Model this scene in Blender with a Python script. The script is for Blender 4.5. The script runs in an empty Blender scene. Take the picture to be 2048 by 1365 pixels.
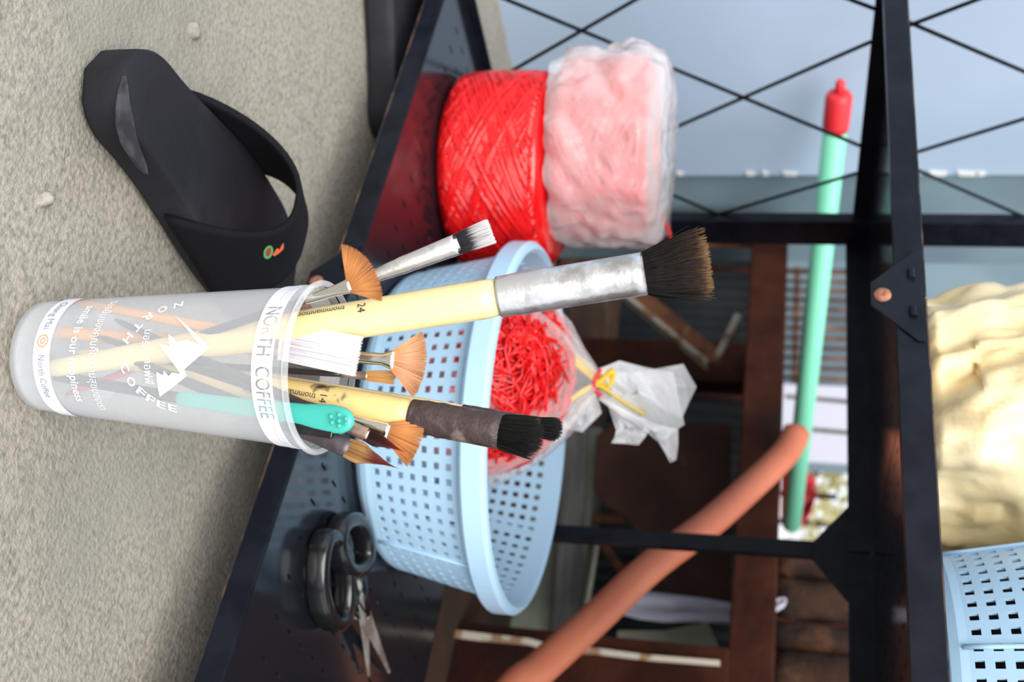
import bpy, bmesh, math, random
import numpy as np
from mathutils import Vector, Matrix, noise
from mathutils.geometry import tessellate_polygon, delaunay_2d_cdt

random.seed(7); np.random.seed(7)
SC = bpy.context.scene
COL = SC.collection

# ------------------------------------------------------------------ camera
F = 2200.0                                   # focal length in pixels of the 2048 wide frame
PIT, ROL, YAW, CAMH = math.radians(13.7), math.radians(2.0), math.radians(54), 0.40
fw = np.array([-math.cos(YAW)*math.cos(PIT), math.sin(YAW)*math.cos(PIT), -math.sin(PIT)])
_r0 = np.cross(fw, [0, 0, 1.0]); _r0 /= np.linalg.norm(_r0)
_u0 = np.cross(_r0, fw)
rt = math.cos(ROL)*_r0 + math.sin(ROL)*_u0   # right of the upright picture (down in the turned photo)
up = math.cos(ROL)*_u0 - math.sin(ROL)*_r0   # up of the upright picture (right in the turned photo)
CAM = np.array([0, 0, CAMH])
cd = bpy.data.cameras.new('camera'); cam = bpy.data.objects.new('camera', cd); COL.objects.link(cam)
cd.sensor_width = 36.0; cd.lens = 36.0*F/2048; cd.clip_start = 0.02; cd.clip_end = 60
M = Matrix.Identity(4)
for i in range(3):
    M[i][0], M[i][1], M[i][2], M[i][3] = up[i], -rt[i], -fw[i], CAM[i]
cam.matrix_world = M
cd.dof.use_dof = True; cd.dof.focus_distance = 0.60; cd.dof.aperture_fstop = 8.0
SC.camera = cam

# ------------------------------------------------------------------ light
W = bpy.data.worlds.new('overcast_sky'); SC.world = W; W.use_nodes = True
bg = W.node_tree.nodes['Background']
bg.inputs[0].default_value = (0.90, 0.95, 1.0, 1); bg.inputs[1].default_value = 1.0
sd = bpy.data.lights.new('soft_sun', 'SUN'); sd.energy = 3.6; sd.angle = math.radians(50); sd.color = (1.0, 0.97, 0.93)
sun = bpy.data.objects.new('soft_sun', sd); COL.objects.link(sun)
sun.rotation_euler = Vector((-0.50, 0.62, -0.62)).to_track_quat('-Z', 'Y').to_euler()
SC.view_settings.view_transform = 'Standard'; SC.view_settings.look = 'None'
SC.view_settings.gamma = 1.0; SC.view_settings.use_curve_mapping = False
SC.view_settings.exposure = 0.32
SC.cycles.transparent_max_bounces = 32
SC.cycles.use_denoising = True

# ------------------------------------------------------------------ pixel helpers (a pixel is a direction; the plane gives the distance)
def ray(x, y): return fw*F + (x-1024)*up + (y-682.5)*rt
def onz(x, y, z): d = ray(x, y); return CAM + d*((z-CAM[2])/d[2])
def ony(x, y, Y): d = ray(x, y); return CAM + d*(Y/d[1])
def onx(x, y, X): d = ray(x, y); return CAM + d*(X/d[0])
def ond(x, y, dep): return CAM + ray(x, y)*(dep/F)
def proj(p):
    q = np.array(p)-CAM; z = q@fw; return 1024+F*(q@up)/z, 682.5+F*(q@rt)/z
def unit(v): v = np.array(v, float); return v/np.linalg.norm(v)

# ------------------------------------------------------------------ materials
def mat(name, col, rough=0.5, metal=0.0, col2=None, nscale=20, lo=0.4, hi=0.6, bump=0.0, bscale=60, spec=0.5,
        col3=None, n3scale=5, lo3=0.55, hi3=0.6, coat=0.0, stretch=None, transl=0.0):
    m = bpy.data.materials.new(name); m.use_nodes = True; nt = m.node_tree; N = nt.nodes; L = nt.links
    b = N['Principled BSDF']; b.inputs['Roughness'].default_value = rough; b.inputs['Metallic'].default_value = metal
    b.inputs['Specular IOR Level'].default_value = spec; b.inputs['Coat Weight'].default_value = coat
    b.inputs['Base Color'].default_value = (*col, 1)
    tc = N.new('ShaderNodeTexCoord'); vec = tc.outputs['Object']
    if stretch:
        mp = N.new('ShaderNodeMapping'); mp.inputs['Scale'].default_value = stretch; L.new(vec, mp.inputs[0]); vec = mp.outputs[0]
    def ramp(sc, a, c):
        n = N.new('ShaderNodeTexNoise'); n.inputs['Scale'].default_value = sc; n.inputs['Detail'].default_value = 6
        L.new(vec, n.inputs['Vector']); r = N.new('ShaderNodeMapRange'); r.inputs[1].default_value = a; r.inputs[2].default_value = c
        L.new(n.outputs['Fac'], r.inputs[0]); return r.outputs[0]
    src = None
    if col2:
        mx = N.new('ShaderNodeMix'); mx.data_type = 'RGBA'; mx.inputs[6].default_value = (*col, 1); mx.inputs[7].default_value = (*col2, 1)
        L.new(ramp(nscale, lo, hi), mx.inputs[0]); src = mx.outputs[2]
    if col3:
        mx = N.new('ShaderNodeMix'); mx.data_type = 'RGBA'; mx.inputs[7].default_value = (*col3, 1)
        if src: L.new(src, mx.inputs[6])
        else: mx.inputs[6].default_value = (*col, 1)
        L.new(ramp(n3scale, lo3, hi3), mx.inputs[0]); src = mx.outputs[2]
    if src: L.new(src, b.inputs['Base Color'])
    if bump:
        n = N.new('ShaderNodeTexNoise'); n.inputs['Scale'].default_value = bscale; n.inputs['Detail'].default_value = 8
        L.new(vec, n.inputs['Vector']); bp = N.new('ShaderNodeBump'); bp.inputs['Strength'].default_value = bump; bp.inputs['Distance'].default_value = 0.01
        L.new(n.outputs['Fac'], bp.inputs['Height']); L.new(bp.outputs[0], b.inputs['Normal'])
    if transl:
        tr = N.new('ShaderNodeBsdfTranslucent'); tr.inputs[0].default_value = (*col, 1); ms = N.new('ShaderNodeMixShader'); ms.inputs[0].default_value = transl
        L.new(b.outputs[0], ms.inputs[1]); L.new(tr.outputs[0], ms.inputs[2]); L.new(ms.outputs[0], N['Material Output'].inputs[0])
    return m
def clear(name, col, fac, rough=0.25, tint=(1, 1, 1), bump=0.0, bscale=60):       # thin see-through plastic
    m = bpy.data.materials.new(name); m.use_nodes = True; nt = m.node_tree; N = nt.nodes; L = nt.links
    b = N['Principled BSDF']; b.inputs['Base Color'].default_value = (*col, 1); b.inputs['Roughness'].default_value = rough
    t = N.new('ShaderNodeBsdfTransparent'); t.inputs[0].default_value = (*tint, 1); ms = N.new('ShaderNodeMixShader')
    lw = N.new('ShaderNodeLayerWeight'); lw.inputs[0].default_value = 0.35
    mr = N.new('ShaderNodeMapRange'); mr.inputs[3].default_value = fac; mr.inputs[4].default_value = min(1, fac*2.2+0.15)
    L.new(lw.outputs['Facing'], mr.inputs[0]); L.new(mr.outputs[0], ms.inputs[0])
    if bump:
        tc = N.new('ShaderNodeTexCoord'); vo = N.new('ShaderNodeTexVoronoi'); vo.inputs['Scale'].default_value = bscale
        nn = N.new('ShaderNodeTexNoise'); nn.inputs['Scale'].default_value = bscale*.6; nn.inputs['Detail'].default_value = 3
        L.new(tc.outputs['Object'], nn.inputs['Vector']); L.new(nn.outputs['Color'], vo.inputs['Vector']); vo.inputs['Scale'].default_value = 4
        bp = N.new('ShaderNodeBump'); bp.inputs['Strength'].default_value = bump; bp.inputs['Distance'].default_value = 0.012
        L.new(vo.outputs['Distance'], bp.inputs['Height']); L.new(bp.outputs[0], b.inputs['Normal'])
    L.new(t.outputs[0], ms.inputs[1]); L.new(b.outputs[0], ms.inputs[2]); L.new(ms.outputs[0], N['Material Output'].inputs[0])
    return m
def hairmat(name, stops, rough=0.55):                        # colour changes along the hair (root to tip)
    m = bpy.data.materials.new(name); m.use_nodes = True; nt = m.node_tree; N = nt.nodes; L = nt.links
    b = N['Principled BSDF']; b.inputs['Roughness'].default_value = rough; b.inputs['Specular IOR Level'].default_value = 0.15
    a = N.new('ShaderNodeAttribute'); a.attribute_name = 'along'; r = N.new('ShaderNodeValToRGB')
    el = r.color_ramp.elements
    el[0].position, el[0].color = stops[0][0], (*stops[0][1], 1); el[1].position, el[1].color = stops[-1][0], (*stops[-1][1], 1)
    for p, c in stops[1:-1]: e = el.new(p); e.color = (*c, 1)
    L.new(a.outputs['Fac'], r.inputs[0]); L.new(r.outputs[0], b.inputs['Base Color'])
    return m

m_concrete = mat('rough_concrete', (0.36, 0.33, 0.28), 0.9, col2=(0.20, 0.185, 0.155), nscale=240, lo=0.42, hi=0.72, bump=0.32, bscale=330,
                 col3=(0.26, 0.25, 0.215), n3scale=4.5, lo3=0.50, hi3=0.72, spec=0.15)
m_shadefloor = mat('shade_toned_rusty_floor', (0.045, 0.030, 0.022), 0.95, spec=0.1, col2=(0.08, 0.04, 0.025), nscale=7, col3=(0.12, 0.11, 0.085), n3scale=4, lo3=0.6, hi3=0.7, bump=0.3)  # rust tones, kept dark in place of the shade under the table
m_blue_wall = mat('blue_painted_sheet', (0.46, 0.58, 0.75), 0.55, col2=(0.40, 0.51, 0.66), nscale=3, lo=0.4, hi=0.7)
m_shadesheet = mat('shade_toned_corrugated_steel', (0.014, 0.018, 0.021), 0.6, spec=0.2, col2=(0.008, 0.010, 0.012), nscale=8)  # near-black tone stands in for the shade below the table top
m_teal_wall = mat('teal_grey_sheet', (0.20, 0.29, 0.34), 0.6, col2=(0.15, 0.22, 0.27), nscale=4)
m_flake = mat('white_paint_flake', (0.8, 0.8, 0.8), 0.6)
m_black = mat('black_enamel', (0.005, 0.0065, 0.011), 0.36, col2=(0.009, 0.011, 0.018), nscale=40, spec=0.17)
m_blackpanel = mat('black_enamel_panel', (0.008, 0.010, 0.014), 0.14, spec=0.55, bump=0.02, bscale=15)
m_wornedge = mat('worn_edge', (0.10, 0.055, 0.035), 0.7, col2=(0.012, 0.012, 0.014), nscale=45, lo=0.42, hi=0.55)
m_screw = mat('rusty_screw', (0.42, 0.17, 0.09), 0.6, col2=(0.25, 0.1, 0.06), nscale=300)
m_rubber = mat('black_foam_rubber', (0.011, 0.011, 0.015), 0.7, spec=0.3, col2=(0.026, 0.026, 0.031), nscale=14, lo=0.5, hi=0.8, bump=0.1, bscale=300)
m_fabric = mat('black_strap_fabric', (0.005, 0.005, 0.007), 0.85, bump=0.2, bscale=600, spec=0.2)
m_worn = mat('scuffed_rubber', (0.06, 0.06, 0.07), 0.8, spec=0.3, col2=(0.025, 0.022, 0.025), nscale=60)
m_red = mat('red_plastic_twine', (0.74, 0.009, 0.009), 0.19, col2=(0.60, 0.004, 0.006), nscale=50, spec=0.6)
m_bag = clear('cloudy_plastic_bag', (0.96, 0.92, 0.94), 0.27, 0.13, bump=0.45, bscale=17)
m_bag2 = clear('clear_plastic_bag', (0.95, 0.95, 0.97), 0.15, 0.10, bump=0.35, bscale=18)
m_blue = mat('light_blue_plastic', (0.48, 0.71, 0.91), 0.35, transl=0.15)
m_yellowbag = mat('cream_plastic_bag', (0.96, 0.70, 0.33), 0.4, col2=(0.98, 0.85, 0.55), nscale=7, transl=0.08, bump=0.6, bscale=18, stretch=(1.0, 1.0, 0.5))
m_cup = clear('frosted_cup_plastic', (0.80, 0.83, 0.88), 0.16, 0.3)
m_rim = clear('cup_rim_plastic', (0.88, 0.90, 0.92), 0.16, 0.12)
m_white = mat('white_print', (0.86, 0.88, 0.95), 0.5)
m_orange_print = mat('orange_print', (0.70, 0.28, 0.12), 0.5)
m_grey_print = mat('grey_print', (0.22, 0.24, 0.30), 0.5)
m_blackprint = mat('black_print', (0.03, 0.03, 0.03), 0.5)
m_pale = mat('pale_lacquered_wood', (0.88, 0.72, 0.36), 0.3, col2=(0.85, 0.66, 0.29), nscale=10, lo=0.45, hi=0.7, coat=0.3, col3=(0.66, 0.50, 0.10), n3scale=16, lo3=0.68, hi3=0.72)
m_palestain = mat('paint_stained_wood', (0.78, 0.58, 0.24), 0.4, col2=(0.055, 0.032, 0.028), nscale=60, lo=0.57, hi=0.64, coat=0.2)
m_orangewood = mat('orange_lacquered_wood', (0.80, 0.35, 0.06), 0.3, coat=0.3)
m_redwood = mat('red_lacquered_wood', (0.55, 0.03, 0.05), 0.3, coat=0.3)
m_darkwood = mat('dark_lacquered_wood', (0.035, 0.028, 0.03), 0.35, coat=0.3)
m_alu = mat('worn_aluminium', (0.78, 0.78, 0.80), 0.32, 0.85, col2=(0.50, 0.48, 0.46), nscale=60, lo=0.5, hi=0.62, bump=0.1, bscale=80)
m_chrome = mat('polished_ferrule', (0.85, 0.82, 0.78), 0.14, 1.0)
m_coppery = mat('stained_copper_ferrule', (0.62, 0.40, 0.32), 0.35, 0.7, col2=(0.28, 0.22, 0.20), nscale=90)
m_dirty = mat('paint_caked_ferrule', (0.06, 0.04, 0.038), 0.5, 0.2, col2=(0.34, 0.27, 0.25), nscale=42, lo=0.55, hi=0.70, bump=0.3, bscale=150)
m_darkferrule = mat('dark_plum_ferrule', (0.07, 0.055, 0.065), 0.4, 0.4, col2=(0.14, 0.12, 0.13), nscale=70)
m_teal = mat('teal_plastic', (0.05, 0.43, 0.36), 0.3)
m_blackplastic = mat('black_plastic', (0.008, 0.008, 0.009), 0.18, spec=0.6)
m_steel = mat('scissor_steel', (0.60, 0.60, 0.56), 0.35, 0.7, col2=(0.35, 0.30, 0.26), nscale=40)
m_rust = mat('rusty_painted_steel', (0.032, 0.009, 0.006), 0.75, spec=0.12, col2=(0.055, 0.017, 0.009), nscale=14, bump=0.2, bscale=80, col3=(0.022, 0.009, 0.008), n3scale=5)
m_rust2 = mat('orange_rust_steel', (0.27, 0.10, 0.04), 0.8, col2=(0.10, 0.035, 0.02), nscale=22, bump=0.3, bscale=90, col3=(0.42, 0.30, 0.20), n3scale=12, lo3=0.58, hi3=0.66)
m_peel = mat('peeling_cream_paint', (0.62, 0.56, 0.46), 0.7, col2=(0.35, 0.20, 0.11), nscale=40, lo=0.52, hi=0.6)
m_sheet = mat('brown_corroded_sheet', (0.075, 0.030, 0.018), 0.7, spec=0.25, col2=(0.042, 0.017, 0.011), nscale=9, col3=(0.30, 0.26, 0.21), n3scale=7, lo3=0.62, hi3=0.72, bump=0.2)
m_green_block = mat('mossy_concrete', (0.26, 0.28, 0.20), 0.9, col2=(0.18, 0.20, 0.15), nscale=8, bump=0.3)
m_plank = mat('weathered_grey_plank', (0.14, 0.135, 0.125), 0.85, col2=(0.09, 0.085, 0.08), nscale=12, stretch=(1, 8, 8))
m_paleboard = mat('pale_board', (0.42, 0.42, 0.33), 0.8, col2=(0.30, 0.30, 0.22), nscale=9)
m_hose = mat('terracotta_hose', (0.58, 0.17, 0.085), 0.5, col2=(0.52, 0.14, 0.07), nscale=12, bump=0.05)
m_mint = mat('mint_green_plastic', (0.23, 0.74, 0.50), 0.4)
m_redcap = mat('red_plastic', (0.75, 0.03, 0.04), 0.4)
m_cloth = mat('white_cloth', (0.56, 0.56, 0.66), 0.9)
m_log = mat('dark_bark', (0.045, 0.022, 0.014), 0.9, spec=0.2, col2=(0.02, 0.012, 0.009), nscale=16, bump=0.6, bscale=50, col3=(0.13, 0.06, 0.03), n3scale=10, lo3=0.60, hi3=0.7)
m_leaf = mat('yellow_green_leaf', (0.55, 0.50, 0.24), 0.6, transl=0.4)
m_earth = mat('garden_earth', (0.45, 0.38, 0.26), 0.9, col2=(0.35, 0.30, 0.18), nscale=6)
m_yellowcord = mat('yellow_cord', (0.85, 0.60, 0.03), 0.4)

# ------------------------------------------------------------------ mesh builder
class MB:
    def __init__(s): s.v = []; s.f = []; s.a = []
    def add(s, vs, fs, al=None):
        o = len(s.v); s.v += [tuple(map(float, p)) for p in vs]; s.f += [tuple(i+o for i in f) for f in fs]
        s.a += list(al) if al is not None else [0.0]*len(vs)
        return s
    def box(s, lo, hi):
        x0, y0, z0 = lo; x1, y1, z1 = hi
        return s.add([(x0,y0,z0),(x1,y0,z0),(x1,y1,z0),(x0,y1,z0),(x0,y0,z1),(x1,y0,z1),(x1,y1,z1),(x0,y1,z1)],
                     [(0,3,2,1),(4,5,6,7),(0,1,5,4),(1,2,6,5),(2,3,7,6),(3,0,4,7)])
    def bar(s, a, b, w, h, n=(0, 0, 1)):                      # rectangular bar from a to b
        a = np.array(a, float); b = np.array(b, float); d = unit(b-a); x = unit(np.cross(d, n)); y = np.cross(x, d)
        vs = [p+x*sx*w/2+y*sy*h/2 for p in (a, b) for sx, sy in ((-1,-1),(1,-1),(1,1),(-1,1))]
        return s.add(vs, [(0,1,2,3),(7,6,5,4),(0,4,5,1),(1,5,6,2),(2,6,7,3),(3,7,4,0)])
    def tube(s, pts, rad, n=10, cap=True, closed=False, flat=1.0, nrm=None, al=None):
        pts = [np.array(p, float) for p in pts]; k = len(pts)
        rad = [rad]*k if np.isscalar(rad) else list(rad); fl = [flat]*k if np.isscalar(flat) else list(flat)
        x = None; vs = []; A = []
        for i, p in enumerate(pts):
            if closed: d = unit(pts[(i+1) % k]-pts[i-1])
            else: d = unit(pts[min(i+1, k-1)]-pts[max(i-1, 0)])
            if nrm is not None: x = unit(np.cross(nrm, d))
            elif x is None: x = unit(np.cross(d, (0.31, 0.17, 0.93)))
            else: x = unit(x-d*(x@d))
            y = np.cross(d, x)
            for j in range(n):
                t = 2*math.pi*j/n; vs.append(p+rad[i]*(math.cos(t)*x+math.sin(t)*fl[i]*y)); A.append(al[i] if al is not None else 0)
        fs = []
        for i in range(k if closed else k-1):
            q = (i+1) % k
            for j in range(n): fs.append((i*n+j, i*n+(j+1) % n, q*n+(j+1) % n, q*n+j))
        if cap and not closed: fs += [tuple(reversed(range(n))), tuple(range((k-1)*n, k*n))]
        return s.add(vs, fs, A)
    def lathe(s, prof, c=(0, 0), n=48, fn=None):             # profile of (r,z)
        vs = []
        for r, z in prof:
            for j in range(n):
                t = 2*math.pi*j/n; p = (c[0]+r*math.cos(t), c[1]+r*math.sin(t), z)
                vs.append(fn(p, t) if fn else p)
        fs = [(i*n+j, i*n+(j+1) % n, (i+1)*n+(j+1) % n, (i+1)*n+j) for i in range(len(prof)-1) for j in range(n)]
        return s.add(vs, fs)
    def prism(s, poly, off):                                  # planar 3-D polygon given thickness
        n = len(poly); poly = [np.array(p, float) for p in poly]; off = np.array(off, float)
        tri = tessellate_polygon([[Vector(p) for p in poly]])
        fs = [tuple(t) for t in tri]+[tuple(i+n for i in reversed(t)) for t in tri]+[(i, (i+1) % n, (i+1) % n+n, i+n) for i in range(n)]
        return s.add(poly+[p+off for p in poly], fs)
    def grid(s, P):                                           # 2-D array of points
        R, C = len(P), len(P[0])
        return s.add([p for row in P for p in row], [(i*C+j, i*C+j+1, (i+1)*C+j+1, (i+1)*C+j) for i in range(R-1) for j in range(C-1)])
    def build(s, name, m, parent=None, smooth=False, solid=0, bevel=0, sub=0, recalc=True):
        me = bpy.data.meshes.new(name); me.from_pydata(s.v, [], s.f); me.update()
        if recalc:
            b = bmesh.new(); b.from_mesh(me); bmesh.ops.recalc_face_normals(b, faces=b.faces); b.to_mesh(me); b.free()
        if any(s.a):
            at = me.attributes.new('along', 'FLOAT', 'POINT'); at.data.foreach_set('value', s.a)
        me.materials.append(m)
        if smooth:
            me.polygons.foreach_set('use_smooth', [True]*len(me.polygons))
        o = bpy.data.objects.new(name, me); COL.objects.link(o)
        if parent is not None:
            o.parent = parent; o.matrix_parent_inverse = parent.matrix_world.inverted() if False else Matrix.Translation(-Vector(parent.location))
        if solid: q = o.modifiers.new('solid', 'SOLIDIFY'); q.thickness = solid; q.offset = 0
        if bevel: q = o.modifiers.new('bevel', 'BEVEL'); q.width = bevel; q.segments = 2; q.limit_method = 'ANGLE'
        if sub: q = o.modifiers.new('sub', 'SUBSURF'); q.levels = sub; q.render_levels = sub
        return o
def thing(name, label, cat, loc=(0, 0, 0), group=None):
    o = bpy.data.objects.new(name, None); COL.objects.link(o); o.location = tuple(map(float, loc)); o.empty_display_size = 0.02
    return tag(o, label, cat, group)
def tag(o, label, cat, group=None):
    o['label'] = label; o['category'] = cat
    if group: o['group'] = group
    return o
def struct(o, label=None):
    o['kind'] = 'structure'
    if label: o['label'] = label
    return o
def nz(p, sc, amp, oct=3): return amp*(noise.fractal(Vector(p)*sc, 1.0, 2.0, oct))
def ridge(p, sc, amp): return amp*(abs(noise.noise(Vector(p)*sc))*2-0.5)
def spline(pts, n):                                           # Catmull-Rom through pts
    P = [np.array(p, float) for p in pts]; P = [2*P[0]-P[1]]+P+[2*P[-1]-P[-2]]; out = []
    m = len(P)-3
    for k in range(n+1):
        t = k/n*m; i = min(int(t), m-1); u = t-i; a, b, c, d = P[i:i+4]
        out.append(0.5*((2*b)+(-a+c)*u+(2*a-5*b+4*c-d)*u*u+(-a+3*b-3*c+d)*u**3))
    return out

# ------------------------------------------------------------------ text
def text_mesh(body, size, cuts=0.0, sx=1.0, bold=0.0):
    cu = bpy.data.curves.new('lettering', 'FONT'); cu.body = body; cu.size = size; cu.align_x = 'CENTER'; cu.align_y = 'CENTER'; cu.resolution_u = 3; cu.offset = bold
    ob = bpy.data.objects.new('lettering', cu); COL.objects.link(ob)
    bpy.context.view_layer.update()
    me = bpy.data.meshes.new_from_object(ob.evaluated_get(bpy.context.evaluated_depsgraph_get()))
    bpy.data.objects.remove(ob); bpy.data.curves.remove(cu)
    b = bmesh.new(); b.from_mesh(me)
    if cuts:
        xs = [v.co.x for v in b.verts]
        if xs:
            x = min(xs)+cuts
            while x < max(xs):
                bmesh.ops.bisect_plane(b, geom=b.verts[:]+b.edges[:]+b.faces[:], plane_co=(x, 0, 0), plane_no=(1, 0, 0)); x += cuts
    b.verts.index_update()
    vs = [(v.co.x*sx, v.co.y) for v in b.verts]; fs = [tuple(v.index for v in f.verts) for f in b.faces]
    b.free(); bpy.data.meshes.remove(me)
    return vs, fs

# ================================================================== THE SETTING
def flo(x, y):
    h = 0.0025*noise.fractal(Vector((x*7, y*7, 0)), 1.0, 2.0, 4)+0.0016*noise.noise(Vector((x*45, y*45, 3)))
    return h
mb = MB()
near = [[(x, y, flo(x, y)-0.0035) for x in np.linspace(-1.6, 0.6, 190)] for y in np.linspace(0.1, 1.5, 130)]
mb.grid(near)
mb.add([(-6, -6, -0.012), (6, -6, -0.012), (6, 6, -0.012), (-6, 6, -0.012)], [(0, 1, 2, 3)])
fl = struct(mb.build('floor', m_concrete, smooth=True), 'rough grey concrete floor')
for i, (px, py, s) in enumerate([(392, 62, .006), (98, 398, .005)]):
    p = onz(px, py, 0); g = MB()
    g.lathe([(0.0001, .0025), (s*.5, .002), (s*.8, .0008), (s, -.0045)], (p[0], p[1]), 11, lambda q, t: (q[0]+nz(q, 120, .002), q[1]+nz((q[1], q[0], 1), 120, .002), q[2]+nz(q, 200, .0008)))
    g.build('concrete_lump', m_concrete, fl, smooth=True)

mb = MB(); mb.grid([[(x, y, .0045+.002*noise.noise(Vector((x*9, y*9, 1)))) for x in np.linspace(-1.20, 1.2, 50)] for y in np.linspace(1.08, 2.24, 26)])  # extra floor layer that carries the table shade as dark colour
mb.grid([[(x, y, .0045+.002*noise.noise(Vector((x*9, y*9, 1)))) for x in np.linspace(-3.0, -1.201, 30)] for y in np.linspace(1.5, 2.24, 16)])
struct(mb.build('floor', m_shadefloor, smooth=True), 'rusty floor under the table with the shade put into its dark colour')
WX, SEAM = -1.27, onx(1600, 351, -1.27)[1]
mb = MB(); mb.box((WX-0.03, -0.4, -0.01), (WX, SEAM, 1.6)); wl = struct(mb.build('wall_left', m_blue_wall), 'pale blue painted sheet wall')
mb = MB(); mb.box((WX-0.05, SEAM+0.001, -0.01), (WX-0.012, 1.50, 1.6)); struct(mb.build('wall_left', m_teal_wall), 'teal grey sheet wall past the seam')
for px, l in ((1360, 8), (1500, 10), (1530, 6), (1580, 16), (1875, 18), (1935, 22), (1960, 10)):
    p = onx(px, 348, WX); mb = MB(); k = l*1.6/F
    mb.prism([(WX+.0005, p[1]-.006-random.random()*.004, p[2]-k), (WX+.0005, p[1]+.002, p[2]-k*.7), (WX+.0005, p[1]+.003, p[2]+k*.8), (WX+.0005, p[1]-.005, p[2]+k)], (.002, 0, 0))
    mb.build('paint_flake', m_flake, wl)
BY = 2.25
x_open0, x_open1 = ony(1600, 925, BY)[0], ony(1600, 1085, BY)[0]
mb = MB(); mb.box((-3.2, BY, -0.01), (x_open0, BY+.04, 1.7)); struct(mb.build('wall_back', m_teal_wall), 'teal grey back wall')
mb = MB(); mb.box((x_open1, BY, -0.01), (2.5, BY+.04, 1.7)); struct(mb.build('wall_back', m_rust), 'dark brown back wall')
# corrugated sheet under the table, with the shade there put into its colour
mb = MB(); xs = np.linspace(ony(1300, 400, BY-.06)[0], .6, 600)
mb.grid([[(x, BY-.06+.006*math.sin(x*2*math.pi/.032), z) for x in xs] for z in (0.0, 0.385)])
tag(mb.build('corrugated_sheet', m_shadesheet, smooth=True), 'dark corrugated metal sheet under the rusty table', 'metal sheet')

# ================================================================== SHELF RACK
XL, XR, YF, YR, XM = -0.94, -0.06, 0.64, 1.05, -0.515
Z1, Z2, RH = 0.067, 0.498, 0.019
rack = thing('shelf_rack', 'black folding metal shelf rack with slotted shelves and crossed wire side', 'shelf', (XM, (YF+YR)/2, 0))
def shelf_half(x0, x1, z):
    mb = MB(); xs = [x0]; ys = [YF]
    cx = np.arange(math.ceil((x0+.018-(-.505+.008))/.0303), 60)
    X = [(-.505+.008+.0303*k) for k in range(-20, 20) if x0+.015 < -.505+.008+.0303*k < x1-.015]
    Y = [YF+.048+.0262*k for k in range(0, 30) if YF+.048+.0262*k < YR-.03]
    bx = [x0]+[q for c in X for q in (c-.0014, c+.0014)]+[x1]; by = [YF]+[q for c in Y for q in (c-.005, c+.005)]+[YR]
    C = len(bx); vs = [(x, y, z) for y in by for x in bx]
    fs = [(i*C+j, i*C+j+1, (i+1)*C+j+1, (i+1)*C+j) for i in range(len(by)-1) for j in range(C-1) if not (i % 2 and j % 2)]
    mb.add(vs, fs); return mb
for z in (Z1, Z2):
    for x0, x1 in ((XL, XM-.0012), (XM+.0012, XR)):
        o = shelf_half(x0, x1, z-.0008).build('shelf_panel', m_blackpanel, rack, solid=0.0015)
        mb = MB(); mb.box((x0, YF-.0015, z-RH), (x1, YF+.0005, z)); mb.build('front_rail', m_black, rack, bevel=.0006)
        mb = MB(); mb.box((x0, YF-.0018, z-RH-.0008), (x1, YF+.009, z-RH+.0006)); mb.build('rail_lip', m_wornedge if z == Z1 else m_black, rack)
        mb = MB(); mb.box((x0, YF-.0012, z-.0006), (x1, YF+.0005, z+.0008)); mb.build('rail_edge', m_wornedge if z == Z2 else m_black, rack)
        mb = MB(); mb.box((x0, YR-.002, z-RH-.006), (x1, YR, z)); mb.build('back_rail', m_black, rack)
    for xx in (XL, XR):
        mb = MB(); mb.box((xx-.003, YF, z-RH), (xx, YR, z+(.010 if z == Z1 else .002))); mb.build('side_rail', m_black, rack)
    # fold hinges, front and back
    for yy, sgn in ((YF-.0035, 1), (YR+.001, 1)):
        h = MB(); zz = z-RH
        w = .040 if yy < .8 else .075; dp = .018 if yy < .8 else .040
        h.prism([(XM-w, yy, zz+.012), (XM-.010, yy, zz-dp), (XM+.010, yy, zz-dp), (XM+w, yy, zz+.012), (XM+w, yy, zz+.017), (XM-w, yy, zz+.017)], (0, .002, 0))
        ho = h.build('hinge_plate', m_black, rack, bevel=.0006)
        if yy < .8:
            s = MB(); c = (XM+.001, zz-.010)
            ring = lambda r, y: [(c[0]+r*math.cos(t), y, c[1]+r*math.sin(t)) for t in np.linspace(0, 2*math.pi, 17)[:-1]]
            vs = ring(.0062, yy+.0005)+ring(.0058, yy-.0012)+ring(.002, yy-.0022)+ring(.0012, yy-.0012)
            s.add(vs, [(i*16+j, i*16+(j+1) % 16, (i+1)*16+(j+1) % 16, (i+1)*16+j) for i in range(3) for j in range(16)]+[tuple(range(48, 64))])
            s.build('hinge_screw', m_screw, ho, smooth=True)
            for kx in (-.018, .016):
                k = MB(); k.tube([(XM+kx-.004, yy-.0005, zz+.010), (XM+kx+.004, yy-.0005, zz+.010)], .0028, 8); k.build('hinge_knuckle', m_black, ho)
# posts
for xx in (XL, XR):
    for yy in (YF+.012, YR-.016):
        mb = MB(); w = .011 if yy < .8 else .021
        mb.box((xx-.003, yy-w, 0), (xx+.012, yy+w, 0.98)); mb.build('post', m_black, rack, bevel=.001)
    mb = MB(); mb.box((xx-.002, YR+.008, 0.50), (xx+.004, YR+.014, 0.98)); mb.build('post_edge', m_steel, rack)
# back fold bar
a, b = ony(1085, 1066, YR+.008), ony(1690, 1106, YR+.008)
mb = MB(); d = (b-a)/(b[2]-a[2]); mb.bar(a-d*(a[2]-.05), b, .017, .010, (0, 1, 0)); mb.build('back_bar', m_black, rack, bevel=.001)
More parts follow.
